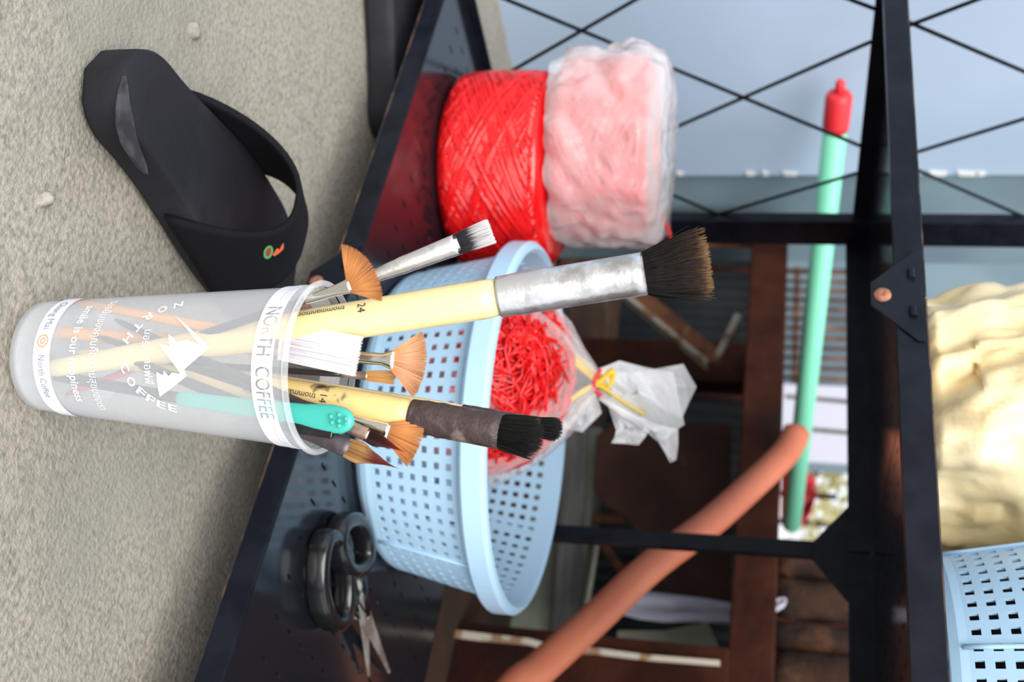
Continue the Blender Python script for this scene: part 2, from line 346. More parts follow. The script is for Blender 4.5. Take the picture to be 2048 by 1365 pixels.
# crossed wires of the left side
for p, q in (((1015, 0), (1723, 293)), ((1030, 138), (1270, 0)), ((1344, 258), (1750, 80)), ((1340, 388), (1432, 427)), ((1457, 423), (1716, 346)), ((1703, 0), (1761, 22)),
             ((1826, 48), (1952, 0)), ((1826, 48), (2048, 143)), ((1835, 304), (2048, 238)), ((1838, 342), (2048, 434))):
    a, b = onx(*p, XL), onx(*q, XL)
    lo, hi = (Z1+.010, Z2-RH) if a[2] < .45 or b[2] < .49 else (Z2, .92)
    k = (b-a)/(b[2]-a[2]); pts = []
    z0, z1 = lo, hi
    ya = lambda z: a[1]+k[1]*(z-a[2])
    zs = sorted([z0, z1]+[a[2]+(Y-a[1])/k[1] for Y in (YF+.01, YR-.03)])
    zs = [z for z in zs if z0-1e-6 <= z <= z1+1e-6 and YF+.005 <= ya(z) <= YR-.02]
    if len(zs) >= 2:
        mb = MB(); mb.tube([(XL, ya(zs[0]), zs[0]), (XL, ya(zs[-1]), zs[-1])], .0021, 8); mb.build('lattice_wire', m_black, rack, smooth=True)

# ================================================================== TWINE ROLLS
def wound(c, R, z0, h, n, seed):
    rnd = random.Random(seed); mb = MB()
    def sq(z): u = abs((z-z0-h/2)/(h/2)); return R*(1-.10*u**6)-.003
    mb.lathe([(.03, z0), (R*.86, z0), (R*.965, z0+.008)]+[(sq(z), z) for z in np.linspace(z0+.012, z0+h-.012, 8)]+[(R*.965, z0+h-.008), (R*.86, z0+h), (.03, z0+h), (.03, z0)], c, 64)
    for k in range(n):
        ph = rnd.uniform(0, 6.28); span = rnd.uniform(1.4, 2.4); sg = rnd.choice((-1, 1, 1)); za = z0+.008; zb = z0+h-.008; pts = []
        wob = rnd.uniform(-.002, .002); r_ = rnd.uniform(.0012, .0024)
        for i in range(18):
            u = i/17; z = za+(zb-za)*u; t = ph+sg*span*u; rr = sq(z)+.0012+.0006*rnd.random()+wob*.5
            pts.append((c[0]+rr*math.cos(t), c[1]+rr*math.sin(t), z))
        mb.tube(pts, r_, 6, flat=1.0)
    return mb
rc1 = np.array([-.797, .795]); rc2 = np.array([-.818, .785])
o = wound(rc1, .101, Z1+.0005, .105, 420, 1).build('twine_roll', m_red, None, smooth=True); tag(o, 'bare red plastic twine roll standing on the lower shelf', 'twine roll', 'red twine rolls')
o = wound(rc2, .093, Z1+.107, .096, 240, 2).build('twine_roll', m_red, None, smooth=True); tag(o, 'upper red twine roll wrapped in a cloudy plastic bag', 'twine roll', 'red twine rolls')
def crump(c, amp, sc):
    def fn(p, t):
        r = np.array([p[0]-c[0], p[1]-c[1]]); L = np.linalg.norm(r)+1e-6
        q = (p[0], p[1], p[2]); k = ridge(q, sc, amp)+ridge((q[1]+3, q[2], q[0]), sc*2.3, amp*.5)+nz(q, sc*.5, amp*.5)
        return (p[0]+r[0]/L*k, p[1]+r[1]/L*k, p[2]+nz((q[2], q[0], q[1]), sc, amp*.6))
    return fn
b0 = Z1+.107
prof = [(.094, b0), (.102, b0+.012)]+[(.101, b0+.02+.074*i/18) for i in range(19)]+[(.099, b0+.100), (.090, b0+.108), (.060, b0+.112), (.03, b0+.111), (.004, b0+.110)]
mb = MB(); mb.lathe(prof, rc2, 110, crump(rc2, .0065, 26)); tag(mb.build('plastic_bag', m_bag, smooth=True), 'cloudy crumpled plastic bag pulled over the upper twine roll', 'plastic bag')
mb = MB(); e0 = np.array([rc2[0]+.06, rc2[1]+.03, b0+.104]); mb.tube(spline([e0, e0+(.02, .012, .012), e0+(.04, .015, .008), e0+(.05, .01, -.015)], 14), .0035, 8, flat=.5)
mb.build('loose_end', m_red, bpy.data.objects['twine_roll.001'], smooth=True)

# ================================================================== BASKETS
def basket(label, c, z0, Rb, Rt, h, rim, rows, cols, group):
    root = thing('plastic_basket', label, 'basket', (c[0], c[1], z0), group)
    corner = .016
    def rad(z):                                              # wall radius at height z above the base
        if z < corner: return Rb+corner*.75*math.sin(math.acos(max(-1, min(1, 1-z/corner))))
        return Rb+corner*.75+(Rt-Rb-corner*.75)*(z-corner)/(h-corner)
    zs = [0, .002, .006, .011, corner]; zt = h-.017; per = (zt-corner)/rows
    for k in range(rows): zs += [corner+per*(k+.25), corner+per*(k+.75)]
    zs += [zt, h-.004]
    th = []
    for k in range(cols): th += [2*math.pi*(k+.0)/cols, 2*math.pi*(k+.46)/cols]
    n = len(th); mb = MB(); vs = [(c[0]+rad(z)*math.cos(t), c[1]+rad(z)*math.sin(t), z0+.0012+z) for z in zs for t in th]; fs = []
    for i in range(len(zs)-1):
        hole = i >= 5 and (i-5) % 2 == 0 and i < 5+2*rows
        for j in range(n):
            if hole and j % 2 == 0 and (j//2) % 8 != 7 or (hole and j % 2 == 0): continue
            fs.append((i*n+j, i*n+(j+1) % n, (i+1)*n+(j+1) % n, (i+1)*n+j))
    mb.add(vs, fs); mb.build('wall', m_blue, root, solid=.0018)
    # base plate with slots
    mb = MB(); R2 = Rb+.001; k = 26; st = 2*R2/k; vs = []; fs = []
    for i in range(k):
        for j in range(k):
            x0, y0 = -R2+i*st, -R2+j*st
            for (a, bb, e, f_) in ((0, 0, 1, .45), (0, .45, .45, 1)):
                q = [(x0+a*st, y0+bb*st), (x0+e*st, y0+bb*st), (x0+e*st, y0+f_*st), (x0+a*st, y0+f_*st)]
                if all(math.hypot(*p) < R2 for p in q):
                    o_ = len(vs); vs += [(c[0]+p[0], c[1]+p[1], z0+.0012) for p in q]; fs.append((o_, o_+1, o_+2, o_+3))
    mb.add(vs, fs)
    mb.lathe([(Rb-.012, z0+.0012), (Rb+.002, z0+.0012)], c, 64); mb.build('base', m_blue, root, solid=.0018)
    mb = MB(); zz = z0+h; mb.lathe([(Rt-.001, zz-.020), (Rt+.003, zz-.0205), (Rt+rim-.002, zz-.0205), (Rt+rim, zz-.018), (Rt+rim, zz-.003), (Rt+rim-.003, zz), (Rt+.001, zz+.001), (Rt-.001, zz-.002), (Rt-.001, zz-.020)], c, 96)
    mb.build('rim', m_blue, root, smooth=False)
    for k in range(8):
        t = 2*math.pi*(k+.5)/8+.21; mb = MB(); pts = []
        for z in (.014, .03, .05, h-.02): rr = rad(z)+.0015; pts.append((c[0]+rr*math.cos(t), c[1]+rr*math.sin(t), z0+z))
        mb.tube(pts, .0016, 6); mb.build('rib', m_blue, root, smooth=True)
    return root
BC = np.array([-.506, .826])
basket('round light blue slotted basket holding a bag of red twine on the lower shelf', BC, Z1, .124, .158, .119, .008, 8, 78, 'light blue baskets')
t0 = ony(1885, 1116, .74)
BC2 = np.array([-.248, .805])
basket('light blue slotted basket on the upper shelf beside the cream bag', BC2, Z2, .124, .158, .119, .008, 8, 78, 'light blue baskets')

# ================================================================== BAG OF TWINE IN THE BASKET
bd = float((np.array([BC[0], BC[1], .15])-CAM)@fw)
neck = ond(1197, 765, bd); bot = np.array([BC[0]-.015, BC[1]-.0, Z1+.004])
ctr = np.array([BC[0]-.035, BC[1]-.045, 0])
blob = MB(); rnd = random.Random(3)
bc = np.array([BC[0]-.040, BC[1]-.022, Z1+.078])
for k in range(800):
    d0 = unit([rnd.gauss(0, 1), rnd.gauss(0, 1), rnd.gauss(0, 1)]); ax = unit(np.cross(d0, [rnd.gauss(0, 1) for _ in range(3)])); e = np.cross(ax, d0); r_ = rnd.uniform(.93, 1.03); pts = []
    n = rnd.randint(8, 13)
    for i in range(n):
        t = i*.14+.05*rnd.random(); v = d0*math.cos(t)+e*math.sin(t)
        q = bc+(v+ax*.22*math.sin(i*.7+k))*np.array([.086, .086, .071])*r_*(1+.04*rnd.random()); q[2] = max(q[2], Z1+.006); pts.append(q)
    blob.tube(pts, rnd.uniform(.0008, .0017), 4)
blob.lathe([(.001, Z1+.010), (.06, Z1+.012), (.078, Z1+.04), (.084, Z1+.075), (.076, Z1+.105), (.05, Z1+.134), (.001, Z1+.145)], bc[:2], 24)
tag(blob.build('twine_bundle', m_red, smooth=True), 'tangled red twine inside the tied clear bag in the blue basket', 'twine')
bag = thing('plastic_bag', 'clear plastic bag of red twine tied with a red band in the blue basket', 'plastic bag', (bc[0], bc[1], Z1))
axis = neck-np.array([bc[0], bc[1], neck[2]])
mb = MB(); n = 72; prof = [(.02, .006), (.07, .006), (.088, .02), (.098, .05), (.098, .08), (.086, .105), (.066, .128), (.044, .150), (.024, neck[2]-Z1-.012), (.0095, neck[2]-Z1)]
vs = []
for i, (r_, z) in enumerate(prof):
    u = min(1, max(0, (z-.06)/(neck[2]-Z1-.06))); cx = bc[:2]*(1-u)+neck[:2]*u
    for j in range(n):
        t = 2*math.pi*j/n; pl = 1+(.06+.20*u)*math.sin(7*t+2*math.sin(3*t))*(.4+u)+.10*noise.noise(Vector((math.cos(t)*3, math.sin(t)*3, z*30)))
        rr = r_*pl; rr = min(rr, .112); vs.append((cx[0]+rr*math.cos(t), cx[1]+rr*math.sin(t), Z1+z))
mb.add(vs, [(i*n+j, i*n+(j+1) % n, (i+1)*n+(j+1) % n, (i+1)*n+j) for i in range(len(prof)-1) for j in range(n)])
mb.build('bag_body', m_bag2, bag, smooth=True)
mb = MB(); mb.tube([neck+np.array([.0115*math.cos(t), .0115*math.sin(t), .002*math.sin(2*t)]) for t in np.linspace(0, 2*math.pi, 25)[:-1]], .0018, 6, closed=True); mb.build('rubber_band', m_redcap, bag, smooth=True)
# flared ragged top above the band: a few sheets of film
def film(pix, dd, name='bag_top'):
    mb = MB(); P0 = [ond(x, y, bd+d) for (x, y, d) in pix]; cen = sum(P0)/len(P0)
    big = []; K = len(P0)
    for i in range(K):
        for t in (0, .5): big.append(P0[i]*(1-t)+P0[(i+1) % K]*t+(fw*nz(P0[i]*(1+t), 60, .006) if t else 0))
    rings = [[cen+(p-cen)*s+fw*(dd*math.sin(s*5+i)*.006+nz(p*s, 70, .006)) for i, p in enumerate(big)] for s in (.02, .35, .68, 1.0)]
    K = len(big); vs = [p for r_ in rings for p in r_]
    mb.add(vs, [(i*K+j, i*K+(j+1) % K, (i+1)*K+(j+1) % K, (i+1)*K+j) for i in range(3) for j in range(K)]+[tuple(range(K))])
    return mb.build(name, m_bag2 if name != 'bag_top' else m_bagtop, bag)
m_bagtop = clear('gathered_bag_film', (0.95, 0.96, 0.99), 0.50, 0.15, bump=0.3, bscale=18)
film([(1196, 738, 0), (1240, 722, 0), (1290, 735, .01), (1345, 745, .01), (1370, 850, .005), (1330, 880, 0), (1240, 830, -.004), (1198, 800, 0)], 1)
film([(1200, 750, .008), (1300, 740, .012), (1365, 728, .02), (1396, 775, .015), (1362, 838, .012), (1300, 800, .01)], -1)
film([(1210, 800, -.004), (1300, 845, -.01), (1358, 860, -.012), (1350, 918, -.016), (1340, 926, -.016), (1322, 890, -.012), (1290, 862, -.008)], 1)
film([(1215, 805, 0), (1285, 838, -.004), (1300, 860, -.006), (1278, 892, -.012), (1222, 886, -.01), (1232, 860, -.006)], -1)
film([(1110, 842, .012), (1150, 795, .006), (1190, 775, .004), (1203, 826, .012), (1165, 866, .018), (1120, 856, .016)], 1)
mb = MB(); mb.tube(spline([ond(1095, 835, bd+.02), ond(1140, 800, bd), ond(1190, 768, bd), ond(1225, 742, bd-.004), ond(1212, 770, bd+.004), ond(1180, 745, bd+.01), ond(1135, 705, bd+.02), ond(1105, 680, bd+.03)], 40), .0058, 8, flat=.4)
mb.build('yellow_cord', m_yellowcord, bag, smooth=True)
mb = MB(); mb.tube(spline([ond(1100, 845, bd+.015), ond(1150, 790, bd-.006), ond(1195, 772, bd-.006), ond(1240, 800, bd-.006), ond(1290, 830, bd)], 30), .0030, 8, flat=.4); mb.build('yellow_cord', m_yellowcord, bag, smooth=True)

# ================================================================== CREAM BAG ON UPPER SHELF
cb = thing('cream_bag', 'large crumpled cream plastic bag on the upper shelf', 'bag', (-.53, .845, Z2))
mb = MB(); c = np.array([-.53, .845])
prof = [(.02, 0.002), (.100, .003), (.120, .02)]+[(.120+.016*math.sin(math.pi*min(1, i/12*1.15)), .03+.23*i/14) for i in range(15)]+[(.11, .275), (.07, .29), (.02, .295)]
def cf(p, t):
    r_ = np.array([p[0]-c[0], p[1]-c[1]]); L = np.linalg.norm(r_)+1e-6; q = (p[0]*.8, p[1]*.8, p[2]*.45+p[0]*.6)
    k = ridge(q, 17, .017)+ridge((q[2]+1, q[0], q[1]), 38, .009)+ridge((q[1], q[2]+5, q[0]), 75, .004)+nz(q, 9, .014)
    return (p[0]+r_[0]/L*k, p[1]+r_[1]/L*k*.9, max(p[2]+Z2, Z2+.001)+(nz(q, 12, .01) if p[2] > .05 else 0))
prof = [(np.interp(t, np.linspace(0, 1, len(prof)), [a for a, b in prof]), np.interp(t, np.linspace(0, 1, len(prof)), [b for a, b in prof])) for t in np.linspace(0, 1, 70)]
mb.lathe(prof, c, 220, cf); mb.build('bag_body', m_yellowbag, cb, smooth=True)

# unseen dark brown contents, added to darken the holes of the upper basket
mb = MB(); mb.lathe([(.01, Z2+.006), (.118, Z2+.006), (.130, Z2+.02), (.138, Z2+.06), (.142, Z2+.10), (.12, Z2+.125), (.06, Z2+.14), (.002, Z2+.142)], BC2, 40, lambda p, t: (p[0]+nz(p, 30, .004), p[1]+nz((p[1], p[2], p[0]), 30, .004), p[2]+nz((p[2], p[0], p[1]), 25, .004)))
tag(mb.build('dark_filler', m_log, smooth=True), 'dark brown sack stuffed into the upper blue basket', 'sack')

# ================================================================== SCISSORS
sc_ = thing('scissors', 'pair of scissors with thick black glossy handles on the lower shelf', 'scissors', (-.32, .80, Z1))
def loop(c, a, b, rot, name):
    mb = MB(); pts = []
    for t in np.linspace(0, 2*math.pi, 41)[:-1]:
        x, y = a*math.cos(t)*(1+.08*math.cos(2*t)), b*math.sin(t); pts.append((c[0]+x*math.cos(rot)-y*math.sin(rot), c[1]+x*math.sin(rot)+y*math.cos(rot), c[2]))
    n = 12; K = len(pts); vs = []
    for i in range(K):
        d = unit(np.array(pts[(i+1) % K])-np.array(pts[i-1])); x = np.cross(d, (0, 0, 1))
        for j in range(n):
            t = 2*math.pi*j/n; cx, cz = math.cos(t), math.sin(t)
            vs.append(np.array(pts[i])+x*.0062*math.copysign(abs(cx)**.6, cx)+np.array([0, 0, .0088*math.copysign(abs(cz)**.6, cz)]))
    mb.add(vs, [(i*n+j, i*n+(j+1) % n, ((i+1) % K)*n+(j+1) % n, ((i+1) % K)*n+j) for i in range(K) for j in range(n)])
    return mb.build(name, m_blackplastic, sc_, smooth=True)
L1 = np.array([-.306, .737, Z1+.0105]); L2 = np.array([-.343, .752, Z1+.0115])
loop(L1, .036, .024, 1.15, 'handle_loop'); loop(L2, .030, .019, 1.75, 'handle_loop')
pv = np.array([-.312, .818, Z1+.010])
T1, T2 = onz(735, 1352, Z1+.003), onz(776, 1346, Z1+.003)
for (tip, lp, dz) in ((T1, L1, 0.0), (T2, L2, .002)):
    pvz = pv+np.array([0, 0, dz]); d = unit(tip-pvz); n_ = np.array([-d[1], d[0], 0]); mb = MB()
    mb.prism([pvz-d*.03-n_*.006, pvz-n_*.009, tip-n_*.0008, tip+n_*.0008, pvz+n_*.007, pvz-d*.03+n_*.006], (0, 0, .002)); mb.build('blade', m_steel, sc_, bevel=.0004)
    mb = MB(); e = lp+unit(pvz-lp)*.030; mb.tube([e, (e+pvz)/2+(0, 0, .001), pvz], [.008, .0065, .005], 10, flat=.8); mb.build('shank', m_blackplastic, sc_, smooth=True)
mb = MB(); mb.lathe([(.0001, .006), (.003, .0055), (.0042, .003), (.0042, -.006)], (0, 0), 14, lambda p, t: (p[0]+pv[0], p[1]+pv[1], p[2]+pv[2])); mb.build('pivot_screw', m_steel, sc_, smooth=True)

# ================================================================== SLIPPERS
def slipper(label, heel, axis, so=0.0, mirror=1, wk=1.0):
    root = thing('slipper', label, 'slipper', (heel[0], heel[1], 0), 'black foam slippers')
    ax = unit([axis[0], axis[1], 0]); sd_ = np.array([ax[1], -ax[0], 0])*mirror; h0 = np.array([heel[0], heel[1], 0.0])
    L = .265; prof = []
    for u in np.linspace(0, 1, 40):
        w = .031*math.sqrt(max(0, 1-((u-.13)/.13)**2)) if u < .13 else .031+(.047-.031)*(.5-.5*math.cos(math.pi*min(1, (u-.13)/.55)))
        if u > .78: w = .047*math.sqrt(max(0, 1-((u-.78)/.22)**2))
        prof.append((u*L, w*wk))
    outl = [(x, w) for x, w in prof]+[(x, -w) for x, w in reversed(prof[1:-1])]
    def pt(x, y, z): return h0+ax*x+sd_*(y-.006*math.sin(math.pi*x/L))+np.array([0, 0, z])
    mb = MB(); n = len(outl); rings = []
    for z, s in ((.001, .985), (.004, 1.0), (.020, 1.0), (.027, .985), (.0285, .955)):
        rings.append([pt(L/2+(x-L/2)*(1-(1-s)*.4), y*s, z) for x, y in outl])
    for s in (.80, .5, .2): rings.append([pt(L/2+(x-L/2)*s, y*s, .0285-.0035*(1-s)) for x, y in outl])
    mb.add([p for r_ in rings for p in r_], [(i*n+j, i*n+(j+1) % n, (i+1)*n+(j+1) % n, (i+1)*n+j) for i in range(len(rings)-1) for j in range(n)]+[tuple(range(n)), tuple(range((len(rings)-1)*n, len(rings)*n))])
    sole = mb.build('sole', m_rubber, root, smooth=True)
    # strap: arch from side to side, leaning forward
    mb = MB(); rows = []; 
    for v in np.linspace(0, 1, 12):
        row = []
        for t in np.linspace(0, math.pi, 33):
            x0 = .088+so+.092*v; wy = (.041+.011*v)*1.02*wk
            hgt = .066-.016*v
            x = x0+.055*math.sin(t)*(1-.75*v)+.012*math.cos(t)*(1-v); y = wy*math.cos(t); y = math.copysign(abs(y/wy)**.8, y)*wy if abs(y) > 1e-9 else 0; z = .012+hgt*math.sin(t)**.85
            row.append(pt(x, y, z))
        rows.append(row)
    mb.grid(rows); st = mb.build('strap', m_fabric, root, smooth=True, solid=.004)
    return root, sole, st, rows, pt
root, sole, st, rows, pt = slipper('black foam slipper with wide strap on the concrete beside the cup', (-.452, .366), (-.16, 1.0))
# scuff along the near edge of the insole
mb = MB(); P = [onz(x, y, .0292) for x, y in ((252, 152), (243, 180), (238, 215), (238, 250), (247, 285), (262, 310), (280, 335), (296, 348), (293, 330), (281, 300), (272, 268), (266, 235), (259, 205), (256, 175))]
mb.prism([p-np.array([0, 0, .0022]) for p in P], (0, 0, .0024)); mb.build('scuffed_edge', m_worn, sole)
# embroidered mark on the strap
m_gr = mat('green_thread', (0.10, 0.38, 0.12), 0.8); m_or = mat('orange_red_thread', (0.75, 0.13, 0.05), 0.8); m_dr = mat('dark_red_thread', (0.32, 0.04, 0.03), 0.8)
def onstrap(px, py):                                          # nearest front-facing hit of a pixel on the strap
    best = None; d = ray(px, py); d = d/np.linalg.norm(d)
    for i in range(len(rows)-1):
        for j in range(len(rows[0])-1):
            for tri in ((rows[i][j], rows[i][j+1], rows[i+1][j+1]), (rows[i][j], rows[i+1][j+1], rows[i+1][j])):
                a, b, c_ = tri; e1, e2 = b-a, c_-a; h = np.cross(d, e2); det = e1@h
                if abs(det) < 1e-14: continue
                s_ = CAM-a; u = (s_@h)/det; q = np.cross(s_, e1); v = (d@q)/det
                if u < -1e-6 or v < -1e-6 or u+v > 1+1e-6: continue
                t = (e2@q)/det
                if t > 0 and (best is None or t < best): best = t
    return None if best is None else CAM+d*(best-.0032)
def patch(poly, m, name='embroidered_mark'):
    P = [onstrap(*p) for p in poly]
    if any(p is None for p in P): return
    mb = MB(); mb.prism(P, -unit(fw)*.0006); mb.build(name, m, st)
def ell(cx, cy, a, b, rot, n=14): return [(cx+a*math.cos(t)*math.cos(rot)-b*math.sin(t)*math.sin(rot), cy+a*math.cos(t)*math.sin(rot)+b*math.sin(t)*math.cos(rot)) for t in np.linspace(0, 2*math.pi, n+1)[:-1]]
patch(ell(537, 505, 9, 14, .35), m_gr); 
patch(ell(572, 500, 7, 11, .5), m_gr)
slip_red = [ell(538, 505, 4.5, 9, .35), [(546, 510), (555, 497), (560, 500), (566, 488), (574, 485), (577, 489), (566, 500), (558, 508), (549, 513)]]
fwd0 = fw.copy()
for poly, mm in zip(slip_red, (m_dr, m_or)):
    P = [onstrap(*p) for p in poly]
    if all(p is not None for p in P):
        mb = MB(); mb.prism([p-fw*.0008 for p in P], -fw*.0006); mb.build('embroidered_mark', mm, st)
slipper('black foam slipper half under the left end of the shelf', (-.774, .738), (-.76, -.58), so=.05, mirror=-1, wk=1.45)

# ================================================================== COFFEE CUP
CUP = onz(88, 712, 0)[:2]; HC = .170
front = -unit(np.array([CUP[0], CUP[1], 0])); right = np.array([-front[1], front[0], 0]); right = right if right@rt > 0 else -right
vdir = -front
def RC(z): return .0303+(.0432-.0303)*z/HC
def cpt(phi, z, off=0.0): r_ = RC(z)+off; return np.array([CUP[0], CUP[1], z])+r_*(math.cos(phi)*front+math.sin(phi)*right)
def cup_hit(px, py):                                          # (phi, z) where a pixel's ray meets the front of the cup
    d = ray(px, py)/F; lo = None
    for t in np.linspace(.40, .80, 2000):
        p = CAM+d*t
        if 0 <= p[2] <= HC and math.hypot(p[0]-CUP[0], p[1]-CUP[1]) <= RC(p[2]): lo = p; break
    q = lo[:2]-CUP; return math.atan2(q@right[:2], q@front[:2]), lo[2]
cup = thing('coffee_cup', 'tall frosted plastic coffee cup with white print holding paint brushes', 'cup', (CUP[0], CUP[1], 0))
mb = MB()
zs = [.0015, .006]+list(np.linspace(.012, .150, 12))+[.1535, .1545, .1565, .1575, .1595, .1605, .165]
rz = lambda z: RC(z)+(.0006 if .1545 <= z <= .1565 or .1575 <= z <= .1595 else 0)
out = [(.001, .004), (.024, .004), (.0262, .0012), (RC(0)-.001, .0010)]+[(rz(z), z) for z in zs]
inn = [(rz(z)-.0007, z) for z in reversed(zs)]+[(.0285, .0055), (.024, .0050), (.001, .0050)]
mb.lathe(out+inn, CUP, 96); mb.build('cup_body', m_cup, cup, smooth=True)
mb = MB(); mb.tube([cpt(t, HC-.003, .0012) for t in np.linspace(0, 2*math.pi, 97)[:-1]], .0017, 10, closed=True); mb.build('rim', m_rim, cup, smooth=True)
for zc in (.1555, .1585):
    mb = MB(); mb.tube([cpt(t, zc, .0004) for t in np.linspace(0, 2*math.pi, 97)[:-1]], .0005, 6, closed=True); mb.build('rim_ring', m_rim, cup, smooth=True)
# white band with stencilled letters, cut out of the band
def px_z(x, y=700): return cup_hit(x, y)[1]
zb0, zb1 = px_z(503, 745), px_z(545, 745); zm = (zb0+zb1)/2; Rm = RC(zm)
def stencil_band():
    vs, fs = text_mesh('NORTH  COFFEE', (zb1-zb0)*.98, bold=.00012)
    k = .060/(max(x for x, y in vs)-min(x for x, y in vs)); vs = [(x*k, y) for x, y in vs]
    tris = [[np.array(vs[i]) for i in (f[0], f[q], f[q+1])] for f in fs for q in range(1, len(f)-1)]
    cnt = {}
    for f in fs:
        for q in range(len(f)):
            e = tuple(sorted((f[q], f[(q+1) % len(f)]))); cnt[e] = cnt.get(e, 0)+1
    edges = [e for e, c in cnt.items() if c == 1]
    hw = math.pi*Rm; hh = (zb1-zb0)/2; n0 = len(vs); P = [Vector(v) for v in vs]; NX = 72
    for i in range(NX+1):
        x = -hw+2*hw*i/NX; P += [Vector((x, -hh)), Vector((x, hh))]
        edges.append((n0+2*i, n0+2*i+1))
        if i: edges += [(n0+2*i-2, n0+2*i), (n0+2*i-1, n0+2*i+1)]
    V, E_, F_, _, _, _ = delaunay_2d_cdt(P, edges, [], 0, 1e-7)
    T = np.array(tris); keep = []
    for f in F_:
        c_ = sum((V[i] for i in f), Vector((0, 0)))/len(f); c_ = np.array(c_)
        if abs(c_[0]) > hw or abs(c_[1]) > hh: continue
        a, b, d = T[:, 0], T[:, 1], T[:, 2]
        cr = lambda p, q: (q[:, 0]-p[:, 0])*(c_[1]-p[:, 1])-(q[:, 1]-p[:, 1])*(c_[0]-p[:, 0])
        s1, s2, s3 = cr(a, b), cr(b, d), cr(d, a)
        if np.any(((s1 >= 0) & (s2 >= 0) & (s3 >= 0)) | ((s1 <= 0) & (s2 <= 0) & (s3 <= 0))): continue
        keep.append(tuple(f))
    ph0 = cup_hit(523, 722)[0]; mb = MB(); mb.add([cpt(ph0+v.x/Rm, zm+v.y, .0006) for v in V], keep); return mb
stencil_band().build('white_band', m_white, cup, recalc=False)
z0_, z1_ = px_z(68, 705), px_z(101, 705)
mb = MB(); mb.grid([[cpt(t, z, .0006) for t in np.linspace(0, 2*math.pi, 97)] for z in (z0_, z1_)]); mb.build('base_band', m_white, cup, smooth=True)
def cup_text(body, ph, z, size, m, rot=0.0, width=None, name='lettering', off=.0009, bold=0.0):
    vs, fs = text_mesh(body, size, cuts=.003, bold=bold)
    if not vs: return
    if width: k = width/(max(x for x, y in vs)-min(x for x, y in vs)); vs = [(x*k, y) for x, y in vs]
    R_ = RC(z); c_, s_ = math.cos(rot), math.sin(rot)
    mb = MB(); mb.add([cpt(ph+(x*c_-y*s_)/R_, z+x*s_+y*c_, off) for x, y in vs], fs); mb.build(name, m, cup, recalc=False)
zz = (z0_+z1_)/2; pc = cup_hit(85, 705)[0]
cup_text('Chiang Mai', pc-.72, zz, .0062, m_grey_print, width=.021); cup_text('North Coffee', pc+.42, zz, .0058, m_grey_print, width=.024)
mb = MB(); pm = cup_hit(82, 683)
for r1, r2 in ((.0034, .0028), (.0017, .0011)):
    mb.grid([[cpt(pm[0]+r_*math.cos(t)/RC(pm[1]), zz+r_*math.sin(t), .0010) for t in np.linspace(0, 2*math.pi, 25)] for r_ in (r1, r2)])
mb.build('orange_emblem', m_orange_print, cup)
p = cup_hit(148, 703); cup_text('smile is our happiness', p[0], p[1], .0075, m_white, width=.056, bold=.00012)
p = cup_hit(187, 705); cup_text('รอยยิ้มของคุณคือความสุขของเรา', p[0], p[1], .0070, m_white, width=.066)
p = cup_hit(297, 668); cup_text('นอร์ท', p[0]+.10, p[1], .0062, m_white, width=.011); p = cup_hit(297, 742); cup_text('คอฟฟี่', p[0], p[1], .0066, m_white, width=.013)
LET = [('N', 358, 612), ('O', 326, 621), ('R', 297, 635), ('T', 276, 655), ('H', 257, 677), ('C', 251, 736), ('O', 264, 763), ('F', 283, 783), ('F', 302, 797), ('E', 323, 808), ('E', 346, 815)]
hp = [cup_hit(x, y) for _, x, y in LET]
for i, (ch, x, y) in enumerate(LET):
    a = hp[i-1] if i not in (0, 5) else hp[i]; b = hp[i+1] if i not in (4, 10) else hp[i]
    R_ = RC(hp[i][1]); rot = math.atan2(b[1]-a[1], (b[0]-a[0])*R_)
    cup_text(ch, hp[i][0], hp[i][1], .0064, m_white, rot, width=.0050, name='letter', bold=.00014)
MT = [(715, 235), (1100, 580), (820, 815), (850, 885), (555, 1105), (518, 840), (590, 875), (600, 825), (650, 885), (690, 845), (780, 865), (740, 800), (540, 535), (660, 570), (650, 435), (745, 520), (850, 500), (985, 545)]
P = [cup_hit(220+x*.1832, 590+y*.1832) for x, y in MT]
tri = tessellate_polygon([[Vector((a*.04, z, 0)) for a, z in P]]); b = bmesh.new()
bv = [b.verts.new((a*.04, z, 0)) for a, z in P]
for t in tri:
    try: b.faces.new([bv[i] for i in t])
    except ValueError: pass
for i in range(-20, 21): bmesh.ops.bisect_plane(b, geom=b.verts[:]+b.edges[:]+b.faces[:], plane_co=(i*.003, 0, 0), plane_no=(1, 0, 0))
b.verts.index_update(); mb = MB(); mb.add([cpt(v.co.x/.04, v.co.y, .0009) for v in b.verts], [tuple(v.index for v in f.verts) for f in b.faces]); b.free()
mb.build('mountain_logo', m_white, cup, recalc=False)

